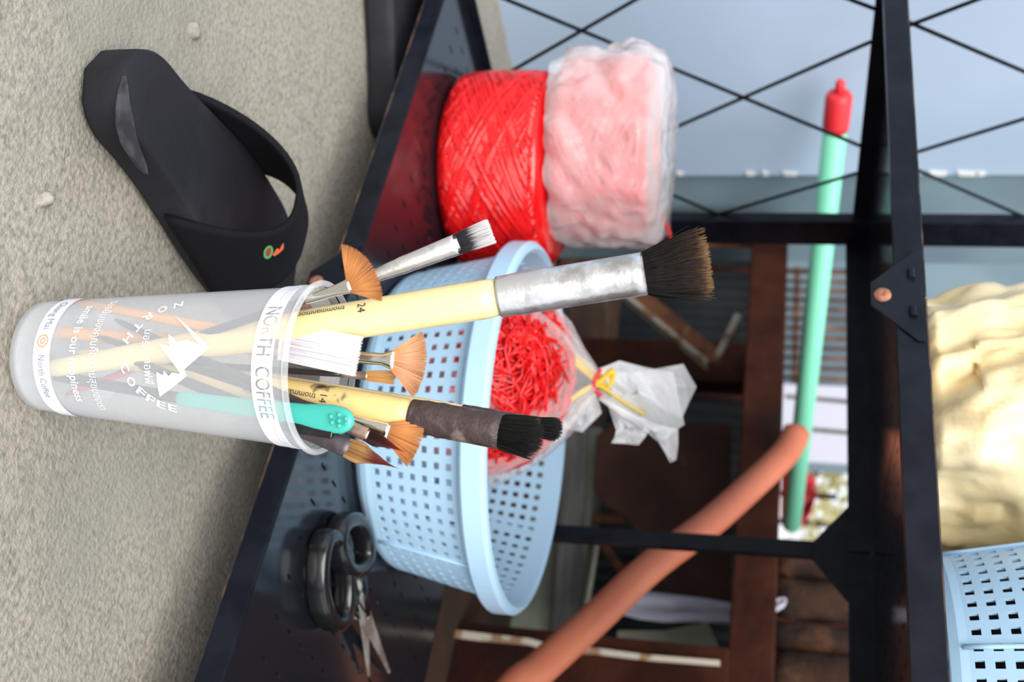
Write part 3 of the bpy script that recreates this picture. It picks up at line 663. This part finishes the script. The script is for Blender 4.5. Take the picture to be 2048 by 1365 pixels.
# ================================================================== BRUSHES IN THE CUP
def PD(x, y, off):                                            # pixel on the upright plane through the cup axis, moved off metres away
    d = ray(x, y); o = np.array([CUP[0], CUP[1], 0])+vdir*off; t = ((o-CAM)@vdir)/(d@vdir); return CAM+d*t
PXM = lambda p: float((p-CAM)@fw)/F                           # metres per pixel at a point
def hairs(mb, root, axis, X, Y, w0, h0, w1, h1, ln, n, th, jit=.1, tip='flat', bend=0.0, fan=0.0, fanc=0.0, seed=0, roundsec=False):
    rnd = random.Random(seed)
    for k in range(n):
        while True:
            a, b = rnd.uniform(-1, 1), rnd.uniform(-1, 1)
            if not roundsec or a*a+b*b <= 1: break
        rr = math.hypot(a, b) if roundsec else max(abs(a), abs(b))
        l = ln*(1-rnd.random()*jit*.6)
        if tip == 'point': l *= 1-.55*abs(a)**1.5
        if tip == 'dome': l *= 1-.22*rr**2
        pts = []; S = 4
        cj = rnd.gauss(0, .05); jx, jy = rnd.gauss(0, jit)*.35, rnd.gauss(0, jit)*.35
        for i in range(S+1):
            u = i/S
            if tip == 'point': wu = w0+(w1-w0)*math.sin(min(1, u*1.9)*math.pi/2) if u < .5 else w1*(1-((u-.5)/.5)**1.6*.97)+w0*0; hu = h0*(1-u*.8)
            else: wu = w0+(w1-w0)*u**.55; hu = h0+(h1-h0)*u**.55
            if fan:
                ang = a*fan+fanc; base = X*(a*w0)+Y*(b*h0)
                q = root+base+(axis*math.cos(ang+jx*.25)+X*math.sin(ang+jx*.25))*l*u+Y*b*(h1-h0)*u
            else:
                q = root+axis*l*u+X*(a+jx*u)*wu+Y*(b+jy*u)*hu
            q = q+X*bend*u*u*ln
            pts.append(q)
        mb.tube(pts, [th, th, th*.9, th*.7, th*.3], 3, cap=False, al=[max(.001, min(1, .001+i/S*l/ln+cj)) for i in range(S+1)])
def brush(label, base, tip, hm, fm, bm, f0, f1, rp, fr, hair, extra=None, flatf=1.0, name='paint_brush', face=None):
    """base/tip: points; f0,f1: where ferrule starts and ends (0..1); rp: handle radii [(t, px)]; fr: ferrule radii [(t, px)]"""
    B, T = np.array(base), np.array(tip); ax = unit(T-B); L = np.linalg.norm(T-B)
    root = thing(name, label, 'paint brush', B, 'paint brushes in the cup')
    Yn = unit(CAM-(B+T)/2); Yn = unit(Yn-ax*(Yn@ax)); X = np.cross(ax, Yn)
    X = X if X@rt > 0 else -X
    if face is not None:
        X0, Y0 = X, Yn; X = X0*math.cos(face)+Y0*math.sin(face); Yn = Y0*math.cos(face)-X0*math.sin(face)
    pxm = PXM((B+T)/2)
    ts = np.linspace(0, f0+.004, 26); mb = MB()
    rr = np.interp(ts, [a for a, _ in rp], [b for _, b in rp])*pxm/2
    rr[0] *= .55; rr[-1] *= .9; rr[-2] *= .985
    mb.tube([B+ax*L*t for t in ts], rr, 16, nrm=Yn); mb.build('handle', hm, root, smooth=True)
    ts = [f0, f0+.004]; 
    for k in np.linspace(.08, 1, 12): ts.append(f0+(f1-f0)*k)
    r_ = np.interp(ts, [a for a, _ in fr], [b for _, b in fr])*pxm/2
    r_ *= 1.02
    for i in (3, 5): r_[i] *= 1.04
    fl = [1-(1-flatf)*max(0, (t-f0)/(f1-f0)) for t in ts]
    widen = [1+(1/math.sqrt(max(.15, q))-1)*.0 for q in fl]
    mb = MB(); mb.tube([B+ax*L*t for t in ts], r_*widen, 18, nrm=Yn, flat=fl); mb.build('ferrule', fm, root, smooth=True)
    mb = MB(); R = B+ax*L*(f1-.006); ln = L*(1-f1+.006)
    h = dict(hair); w0, h0, w1, h1 = [q*pxm/2 for q in h.pop('dim')]; mul = h.pop('len', 1.0)
    if 'lpx' in h: ln = h.pop('lpx')*pxm
    hairs(mb, R, ax, X, Yn, w0, h0, w1, h1, ln*mul, **h); o = mb.build('bristles', bm, root, recalc=False); o['kind'] = 'stuff'
    return root, B, ax, L, X, Yn, pxm
def handle_text(root, B, ax, L, X, Yn, pxm, body, size, t, phi, rpx, along, width=None):
    vs, fs = text_mesh(body, size, cuts=.0)
    if width: k = width/(max(x for x, y in vs)-min(x for x, y in vs)); vs = [(x*k, y) for x, y in vs]
    r_ = rpx*pxm/2+.00025; out = []
    for x, y in vs:
        s, a = (L*t-x, phi+y/r_) if along else (L*t+y, phi+x/r_)
        out.append(B+ax*s+r_*(math.sin(a)*X+math.cos(a)*Yn))
    mb = MB(); mb.add(out, fs); mb.build('lettering', m_blackprint, root, recalc=False)
h_black = hairmat('black_brown_hair', [(0, (.007, .006, .006)), (.55, (.012, .009, .008)), (.86, (.035, .02, .013)), (1, (.24, .135, .06))])
h_black2 = hairmat('black_hair', [(0, (.006, .006, .006)), (1, (.013, .012, .012))])
h_gold = hairmat('golden_brown_synthetic', [(0, (.36, .14, .05)), (.5, (.60, .25, .085)), (1, (.48, .20, .07))], .35)
h_gold2 = hairmat('pinkish_brown_synthetic', [(0, (.55, .24, .11)), (.5, (.68, .36, .21)), (1, (.50, .24, .11))], .35)
h_white = hairmat('white_synthetic', [(0, (.55, .50, .55)), (.5, (.78, .74, .78)), (1, (.85, .80, .82))], .35)
h_grey = hairmat('black_to_grey_hair', [(0, (.012, .012, .014)), (.38, (.03, .03, .035)), (.55, (.45, .43, .45)), (1, (.75, .72, .72))])
h_maroon = hairmat('brown_to_maroon_hair', [(0, (.28, .14, .05)), (.3, (.36, .20, .08)), (.5, (.14, .035, .025)), (1, (.13, .015, .018))])
h_darkred = hairmat('black_to_red_hair', [(0, (.02, .012, .012)), (.45, (.05, .016, .014)), (1, (.24, .03, .025))])
h_tan = hairmat('tan_synthetic', [(0, (.45, .22, .07)), (1, (.68, .38, .14))])

A = brush('largest round brush with pale yellow handle and worn silver ferrule', PD(78, 742, -.010), PD(1418, 527, .022), m_pale, m_alu, h_black, .705, .912,
          [(0, 30), (.03, 38), (.2, 54), (.42, 74), (.7, 80)], [(.70, 80), (.75, 81), (.912, 82)], dict(dim=(78, 76, 112, 104), n=2600, th=.00024, jit=.50, roundsec=True, seed=1, len=1.03))
handle_text(*A, 'tnommanmoo', .0052, .452, -.80, 76, True, .026); handle_text(*A, '24', .0062, .512, -.62, 77, False)
Bz = brush('slim brush with tarnished ferrule and grey bristles reaching over the shelf edge', PD(132, 790, .010), PD(985, 462, .040), m_redwood, m_alu, h_grey, .735, .925,
      [(0, 12), (.3, 20), (.735, 24)], [(.735, 26), (.80, 34), (.925, 42)], dict(dim=(40, 24, 48, 22), n=520, th=.00018, jit=.12, seed=2), flatf=.6)
Cz = brush('golden fan brush with copper bright ferrule against the left cup rim', PD(200, 738, .014), PD(756, 553, -.032), m_darkwood, m_chrome, h_gold, .77, .915,
      [(0, 12), (.3, 18), (.6, 18), (.77, 16)], [(.77, 16), (.86, 20), (.915, 28)], dict(dim=(26, 8, 60, 6), n=700, th=.00018, jit=.08, fan=.95, fanc=-.42, seed=3, lpx=68), flatf=.35)
Dz = brush('wide flat brush with white bristles inside the cup mouth', PD(140, 602, .004), PD(718, 713, -.004), m_orangewood, m_coppery, h_white, .62, .76,
      [(0, 14), (.3, 22), (.62, 24)], [(.62, 26), (.68, 54), (.76, 74)], dict(dim=(72, 20, 77, 16), n=1100, th=.00018, jit=.06, seed=4, len=1.0), flatf=.35)
Ez = brush('fan brush with silver pinched ferrule spreading pinkish brown hair in the middle', PD(97, 664, .010), PD(862, 727, .014), m_orangewood, m_chrome, h_gold2, .79, .912,
      [(0, 26), (.3, 34), (.6, 22), (.79, 18)], [(.79, 18), (.85, 24), (.88, 22), (.912, 42)], dict(dim=(38, 9, 60, 6), n=900, th=.00018, jit=.08, fan=.72, fanc=.08, seed=5, lpx=70), flatf=.4)
Fz = brush('small flat tan brush tucked behind the middle fan brush', PD(160, 715, .020), PD(790, 756, .024), m_darkwood, m_coppery, h_tan, .84, .92,
      [(0, 10), (.5, 14), (.86, 12)], [(.86, 13), (.93, 18)], dict(dim=(18, 8, 26, 7), n=260, th=.00017, jit=.08, seed=6), flatf=.5)
Hz = brush('round black brush almost hidden behind the stained brush', PD(170, 700, .022), PD(1128, 862, .044), m_pale, m_dirty, h_black2, .80, .955,
      [(0, 14), (.4, 30), (.80, 36)], [(.80, 36), (.955, 34)], dict(dim=(34, 32, 46, 42), n=520, th=.00019, jit=.25, roundsec=True, seed=8, tip='dome'))
Gz = brush('medium round brush with yellow handle caked in dark paint', PD(150, 706, .006), PD(1090, 880, .014), m_palestain, m_dirty, h_black2, .735, .915,
      [(0, 20), (.3, 42), (.55, 58), (.735, 62)], [(.735, 62), (.8, 66), (.915, 68)], dict(dim=(64, 62, 82, 76), n=1300, th=.00019, jit=.25, roundsec=True, seed=7, tip='dome'))
handle_text(*Gz, 'tnomman', .0050, .515, -.05, 56, True, .017); handle_text(*Gz, '14', .0056, .562, -.05, 57, False)
Kz = brush('golden fan brush with dark silver ferrule below the stained brush', PD(190, 672, .004), PD(838, 884, .004), m_darkwood, m_chrome, h_gold, .80, .915,
      [(0, 12), (.4, 18), (.80, 20)], [(.80, 20), (.915, 32)], dict(dim=(30, 9, 50, 6), n=700, th=.00018, jit=.08, fan=.55, fanc=.02, seed=9, lpx=72), flatf=.4)
Jz = brush('brush with stained copper ferrule and dark red bristles beside the teal tool', PD(230, 640, .000), PD(812, 906, -.014), m_darkwood, m_coppery, h_darkred, .82, .885,
      [(0, 12), (.4, 20), (.82, 24)], [(.82, 24), (.885, 27)], dict(dim=(26, 18, 30, 14), n=520, th=.00018, jit=.08, seed=10, tip='point'), flatf=.8)
Lz = brush('pointed maroon brush with dark plum ferrule leaning over the right cup rim', PD(215, 700, -.006), PD(797, 938, -.020), m_darkwood, m_darkferrule, h_maroon, .63, .85,
      [(0, 14), (.4, 24), (.63, 30)], [(.63, 30), (.85, 38)], dict(dim=(36, 28, 42, 24), n=800, th=.00018, jit=.06, seed=11, tip='point'), flatf=.9)
# teal tool
Tt, Tb, T0 = PD(708, 845, -.020), PD(352, 796, -.020), PD(110, 752, -.004)
tool = thing('craft_knife', 'teal plastic craft knife with raised dots standing in the cup', 'knife', T0)
ax = unit(Tt-Tb); Yn = unit(CAM-Tt); Yn = unit(Yn-ax*(Yn@ax)); X = np.cross(ax, Yn); X = X if X@rt > 0 else -X; L = np.linalg.norm(Tt-Tb); pm_ = PXM(Tt)
mb = MB(); ts = [0, .01, .03, .08, .3, .55, .72, .80, .88, .95, .985, 1]; rp = [10, 22, 30, 32, 34, 42, 46, 54, 58, 52, 34, 10]
mb.tube([Tb+ax*L*t for t in ts], np.array(rp)*pm_/2, 18, nrm=Yn, flat=.45); grip = mb.build('grip', m_teal, tool, smooth=True)
for dx, dy in ((-42, -7), (-26, -14), (-10, -7), (-38, 9), (-24, 2), (-8, 7), (-22, 15)):
    q = Tt+ax*dx*pm_+X*(dy*.75)*pm_+Yn*.0052*.98; mb = MB()
    k_ = .0013; rr = [(k_*math.cos(a), k_*math.sin(a)) for a in np.linspace(0, math.pi/2, 4)]; vs = []
    for r_, z in rr:
        for t in np.linspace(0, 2*math.pi, 11)[:-1]: vs.append(q+r_*(math.cos(t)*ax+math.sin(t)*X)+Yn*z)
    mb.add(vs, [(i*10+j, i*10+(j+1) % 10, (i+1)*10+(j+1) % 10, (i+1)*10+j) for i in range(3) for j in range(10)]); mb.build('grip_dot', m_teal, grip, smooth=True)
mb = MB(); mb.bar(Tb+ax*L*.62+X*.0066-Yn*.001, Tb+ax*L*.90+X*.0066-Yn*.001, .006, .005, Yn); mb.build('dark_edge', m_blackplastic, tool, bevel=.0006)
mb = MB(); mb.bar(T0, Tb+ax*.002-Yn*.003, .006, .003, Yn); mb.build('knife_body', m_blackplastic, tool, bevel=.0006)

# ================================================================== RUSTY TABLE BEHIND THE SHELF
TY = 1.35
zt0, zt1 = .350, .4065
tb = thing('rusty_table', 'low rusty brown steel table behind the shelf rack', 'table', (-.6, 1.6, 0))
xl = max(-1.25, ony(1540, 432, TY)[0])
mb = MB(); mb.box((xl, TY, zt0), (.35, TY+.05, zt1)); mb.build('front_beam', m_rust, tb, bevel=.003)
mb = MB(); mb.box((xl, TY+.02, zt1-.012), (.35, BY-.14, zt1)); mb.build('table_top', m_rust, tb)
mb = MB(); mb.box((xl, TY+.05, zt0+.01), (xl+.045, BY-.15, zt1-.012)); mb.build('side_beam', m_rust, tb)
mb = MB(); mb.box((xl-.012, TY+.005, 0), (xl+.03, TY+.045, zt0+.02)); mb.build('leg', m_rust2, tb)
cx0, cx1 = ony(1200, 1268, 1.33)[0], ony(1200, 1420, 1.33)[0]
mb = MB(); mb.box((cx0, 1.335, 0), (cx1, 1.349, .352)); col = mb.build('leg', m_rust2 if False else m_rust, tb, bevel=.002)
mb = MB(); pts = [ony(x, y, 1.333) for x, y in ((850, 1262), (905, 1276), (960, 1283), (1060, 1292), (1110, 1308), (1190, 1310), (1290, 1322), (1440, 1334))]
pts2 = [ony(x, y, 1.333) for x, y in ((1440, 1324), (1290, 1312), (1200, 1300), (1110, 1294), (1060, 1280), (970, 1270), (905, 1262), (870, 1250))]
mb.prism([p for p in pts]+pts2, (0, -.004, 0)); mb.build('peeling_paint', m_peel, tb)
xp0, xp1 = ony(1300, 692, 1.75)[0], ony(1300, 770, 1.75)[0]
mb = MB(); mb.box((xp0, 1.73, 0), (xp1, 1.77, zt1-.012)); mb.build('leg', m_rust, tb)
a, b = ony(1205, 535, 1.62), ony(1432, 722, 1.62); mb = MB(); mb.bar(a, b, .034, .012, (0, 1, 0)); br = mb.build('brace', m_rust2, tb)
n_ = unit(np.cross(unit(b-a), (0, 1, 0))); n_ = n_ if n_[2] < 0 else -n_
mb = MB(); mb.bar(a+n_*.019-(0, .004, 0), b+n_*.019-(0, .004, 0), .008, .02, (0, 1, 0)); mb.build('brace_flange', m_peel, br)
a, b = ony(1432, 722, 1.60), ony(1476, 632, 1.60); mb = MB(); mb.bar(a, b, .011, .012, (0, 1, 0)); mb.build('brace', m_peel, tb)

# corroded sheet leaning under the table
mb = MB(); poly = [ony(x, y, 1.58) for x, y in ((1192, 875), (1188, 975), (1208, 1010), (1255, 1035), (1275, 1075), (1290, 1200), (1462, 1200), (1462, 850), (1225, 845))]
mb.prism(poly, (0, .006, 0)); tag(mb.build('corroded_sheet', m_sheet), 'brown corroded metal sheet with a torn curved edge under the table', 'metal sheet')
# low mossy block and plank
p0, p1 = ony(1110, 850, 1.62), ony(1110, 1290, 1.62)
mb = MB(); mb.box((p0[0], 1.62, 0), (p1[0]+.1, 1.72, .105)); tag(mb.build('concrete_block', m_green_block, bevel=.004), 'mossy greenish concrete block on the floor behind the blue basket', 'block')
mb = MB(); mb.bar(ony(1155, 850, 1.60), ony(1130, 1290, 1.60), .02, .040, (0, 0, 1)); tag(mb.build('plank', m_plank), 'weathered grey plank lying on the mossy block', 'plank')
mb = MB(); mb.tube([ony(1196, 1075, 1.55), ony(1166, 1260, 1.55)], .004, 8); tag(mb.build('thin_rod', m_paleboard, smooth=True), 'thin pale rod above the weathered plank', 'rod')
for i, (x0, y0, x1, y1) in enumerate(((1185, 1040, 1250, 1035), (1215, 1060, 1225, 1190))):
    mb = MB(); mb.tube([ony(x0-30, y0, 1.66), ony(x1+50, y1, 1.66)], .008, 8); tag(mb.build('rusty_rod', m_rust2, smooth=True), ['rusty rod standing beside the corroded sheet', 'rusty rod slanting below the corroded sheet'][i], 'rod')
# pale board and white cloth
mb = MB(); poly = [ony(x, y, 1.50) for x, y in ((1235, 1262), (1330, 1262), (1415, 1245), (1440, 1300), (1445, 1345), (1230, 1320))]
mb.prism(poly, (0, .01, 0)); tag(mb.build('pale_board', m_paleboard), 'pale board leaning behind the rusty table leg', 'board')
mb = MB(); L_ = [(1203, 1185, 1212), (1230, 1182, 1225), (1280, 1184, 1238), (1330, 1190, 1244), (1400, 1198, 1244), (1460, 1208, 1246), (1520, 1204, 1242), (1566, 1196, 1215), (1572, 1200, 1204)]
rowsP = []
for i, (x, ya_, yb_) in enumerate(L_):
    rowsP.append([ony(x, ya_+(yb_-ya_)*k/5, 1.46+.012*math.sin(k*1.9+i*.6)) for k in range(6)])
mb.grid(rowsP); tag(mb.build('white_cloth', m_cloth, smooth=True, solid=.003), 'white cloth strip hanging behind the table beam', 'cloth')

# hose
pts = [(1000, 1412, 1.10), (1080, 1338, 1.12), (1180, 1248, 1.15), (1300, 1136, 1.19), (1420, 1046, 1.24), (1520, 957, 1.29), (1572, 905, 1.31), (1592, 868, 1.315)]
hp_ = [ony(x, y, Y) for x, y, Y in pts]; dn = hp_[0]-hp_[1]; k = (hp_[0][2]-.0235)/-dn[2]
hp_ = [hp_[0]+dn*k+unit([dn[0], dn[1], 0])*.35, hp_[0]+dn*k+unit([dn[0], dn[1], 0])*.04]+hp_; hp_[0][2] = .0235; hp_[1][2] = .0235; hp_[0][1] = 1.10; hp_[1][1] = 1.092
mb = MB(); mb.tube(spline(hp_, 80), .0185, 18)
e = ony(1592, 868, 1.315); mb.tube([e, e+up*.004-rt*.006, e+up*.006-rt*.012], [.0185, .016, .006], 18)
tag(mb.build('hose', m_hose, smooth=True), 'thick terracotta orange hose slanting across behind the rack', 'hose')

# broom pole
pa, pb = onx(1672, 248, -1.20), ony(1583, 1052, 1.92)
pole = thing('broom_pole', 'mint green broom pole with red hook cap lying across the table', 'broom pole', pb)
mb = MB(); mb.tube([pb, pa], .0168, 18); mb.build('shaft', m_mint, pole, smooth=True)
d = unit(pa-pb); q = onx(1680, 196, -1.20); q = pa+d*np.linalg.norm(q-pa)
mb = MB(); mb.tube([pa-d*.01, pa, q-d*.006, q], [.0175, .0185, .0185, .015], 18); cap = mb.build('cap', m_redcap, pole, smooth=True)
mb = MB(); mb.tube([q-d*.002, q+d*.016, q+d*.020], [.0072, .0066, .003], 10); mb.build('hook', m_redcap, cap, smooth=True)

# grille rods, paper board, logs on the table
gx0, gx1 = ony(1620, 545, 2.15)[0], ony(1620, 800, 2.15)[0]
gr = thing('wire_rack', 'rack of thin rusty upright rods standing behind the table', 'rack', ((gx0+gx1)/2, 2.15, 0))
k = 0; x = gx0
while x < gx1:
    mb = MB(); mb.tube([(x, 2.15, .385), (x, 2.15, .72)], .0045, 6); mb.build('rod', m_rust2, gr, smooth=True); x += .0288
for xx in (gx0-.01, gx1):
    mb = MB(); mb.tube([(xx, 2.158, 0), (xx, 2.158, .72)], .006, 8); mb.build('leg', m_rust, gr, smooth=True)
mb = MB(); mb.tube([(gx0-.02, 2.158, .39), (gx1, 2.158, .39)], .006, 8); mb.build('cross_rod', m_rust2, gr, smooth=True)
mb = MB(); mb.tube([(gx0-.02, 2.158, .435), (gx1, 2.158, .435)], .006, 8); mb.build('cross_rod', m_rust2, gr, smooth=True)
mb = MB(); mb.tube([(gx0-.02, 2.158, .70), (gx1, 2.158, .70)], .006, 8); mb.build('cross_rod', m_rust2, gr, smooth=True)
bdp = thing('paper_board', 'white paper board leaning on the table beside the rusty rods', 'paper', ony(1620, 850, 2.0))
pz = ony(1612, 850, 2.0)[2]
mb = MB(); bx0, bx1 = ony(1650, 772, 2.0)[0], ony(1650, 925, 2.0)[0]; mb.box((bx0, 2.0, zt1), (bx1, 2.006, .62)); mb.build('sheet', m_cloth, bdp)
for yy in (800, 862):
    xx = ony(1650, yy, 1.998)[0]; mb = MB(); mb.bar((xx-.004, 1.998, zt1+.01), (xx+.006, 1.998, .61), .008, .003, (0, 1, 0)); mb.build('strip', m_plank, bdp)
lx = [ony(1620, y, 1.62)[0] for y in (1072, 1150, 1235, 1300, 1460)]
for i, lab in enumerate(('dark split log at the left end of the woodpile on the table', 'short reddish log second in the woodpile', 'knotted dark log third in the woodpile', 'large log at the right end of the woodpile')):
    mb = MB(); x0, x1 = lx[i]+.002, lx[i+1]-.002; cx = (x0+x1)/2; w = (x1-x0)/2; zh = (.11, .12, .115, .13)[i]
    prof = [(.02, zt1+.001), (w*.95, zt1+.002), (w, zt1+.02), (w*.96, zt1+zh*.5), (w, zt1+zh-.01), (w*.9, zt1+zh), (.01, zt1+zh+.004)]
    mb.lathe(prof, (cx, 1.64), 22, lambda p, t: (p[0]+nz(p, 25, .006), p[1]+nz((p[1], p[2], p[0]), 25, .006), p[2]))
    tag(mb.build('log', m_log, smooth=True), lab, 'log', 'logs on the table')

# garden seen through the opening
mb = MB(); mb.add([(-3, BY+.1, .0), (3, BY+.1, .0), (3, 7, .25), (-3, 7, .25)], [(0, 1, 2, 3)]); g = mb.build('garden_ground', m_earth); struct(g, 'pale sunlit earth of the garden')
def bush(label, c, R, n, seed, m=m_leaf):
    rnd = random.Random(seed); root = thing('garden_bush', label, 'bush', (c[0], c[1], 0)); mb = MB()
    for k in range(n):
        p = np.array(c)+np.array([rnd.gauss(0, R*.5), rnd.gauss(0, R*.5), rnd.gauss(0, R*.6)]); u_ = unit([rnd.gauss(0, 1) for _ in range(3)]); v_ = unit(np.cross(u_, [rnd.gauss(0, 1) for _ in range(3)])); s = rnd.uniform(.02, .045)
        mb.add([p-u_*s, p+v_*s*.35, p+u_*s, p-v_*s*.35], [(0, 1, 2, 3)])
    o = mb.build('foliage', m, root, recalc=False); o['kind'] = 'stuff'
    mb = MB(); mb.tube([(c[0], c[1], .1), tuple(c)], .015, 7); mb.build('stem', m_log, root)
bush('yellow green bush in the garden behind the opening', ony(1640, 940, 3.4), .14, 130, 4)
bush('pale bush at the right of the garden opening', ony(1660, 1050, 4.6), .2, 200, 5)
rc = thing('red_garment', 'bright red cloth hanging in the garden behind the green pole', 'cloth', ony(1590, 975, 2.8))
mb = MB(); mb.grid([[ony(x, y+4*math.sin(x*.2), 2.8+.03*math.sin(y*.15+x*.07)) for y in np.linspace(*r_, 8)] for x, r_ in ((1562, (945, 1040)), (1585, (935, 1052)), (1605, (940, 1050)), (1622, (952, 1030)), (1632, (958, 990)))])
mb.build('garment', m_redcap, rc, smooth=True, solid=.004)
q = ony(1600, 990, 2.82); mb = MB(); mb.tube([(q[0], q[1], 0), (q[0], q[1], q[2]+.1)], .008, 8); mb.build('stake', m_log, rc)
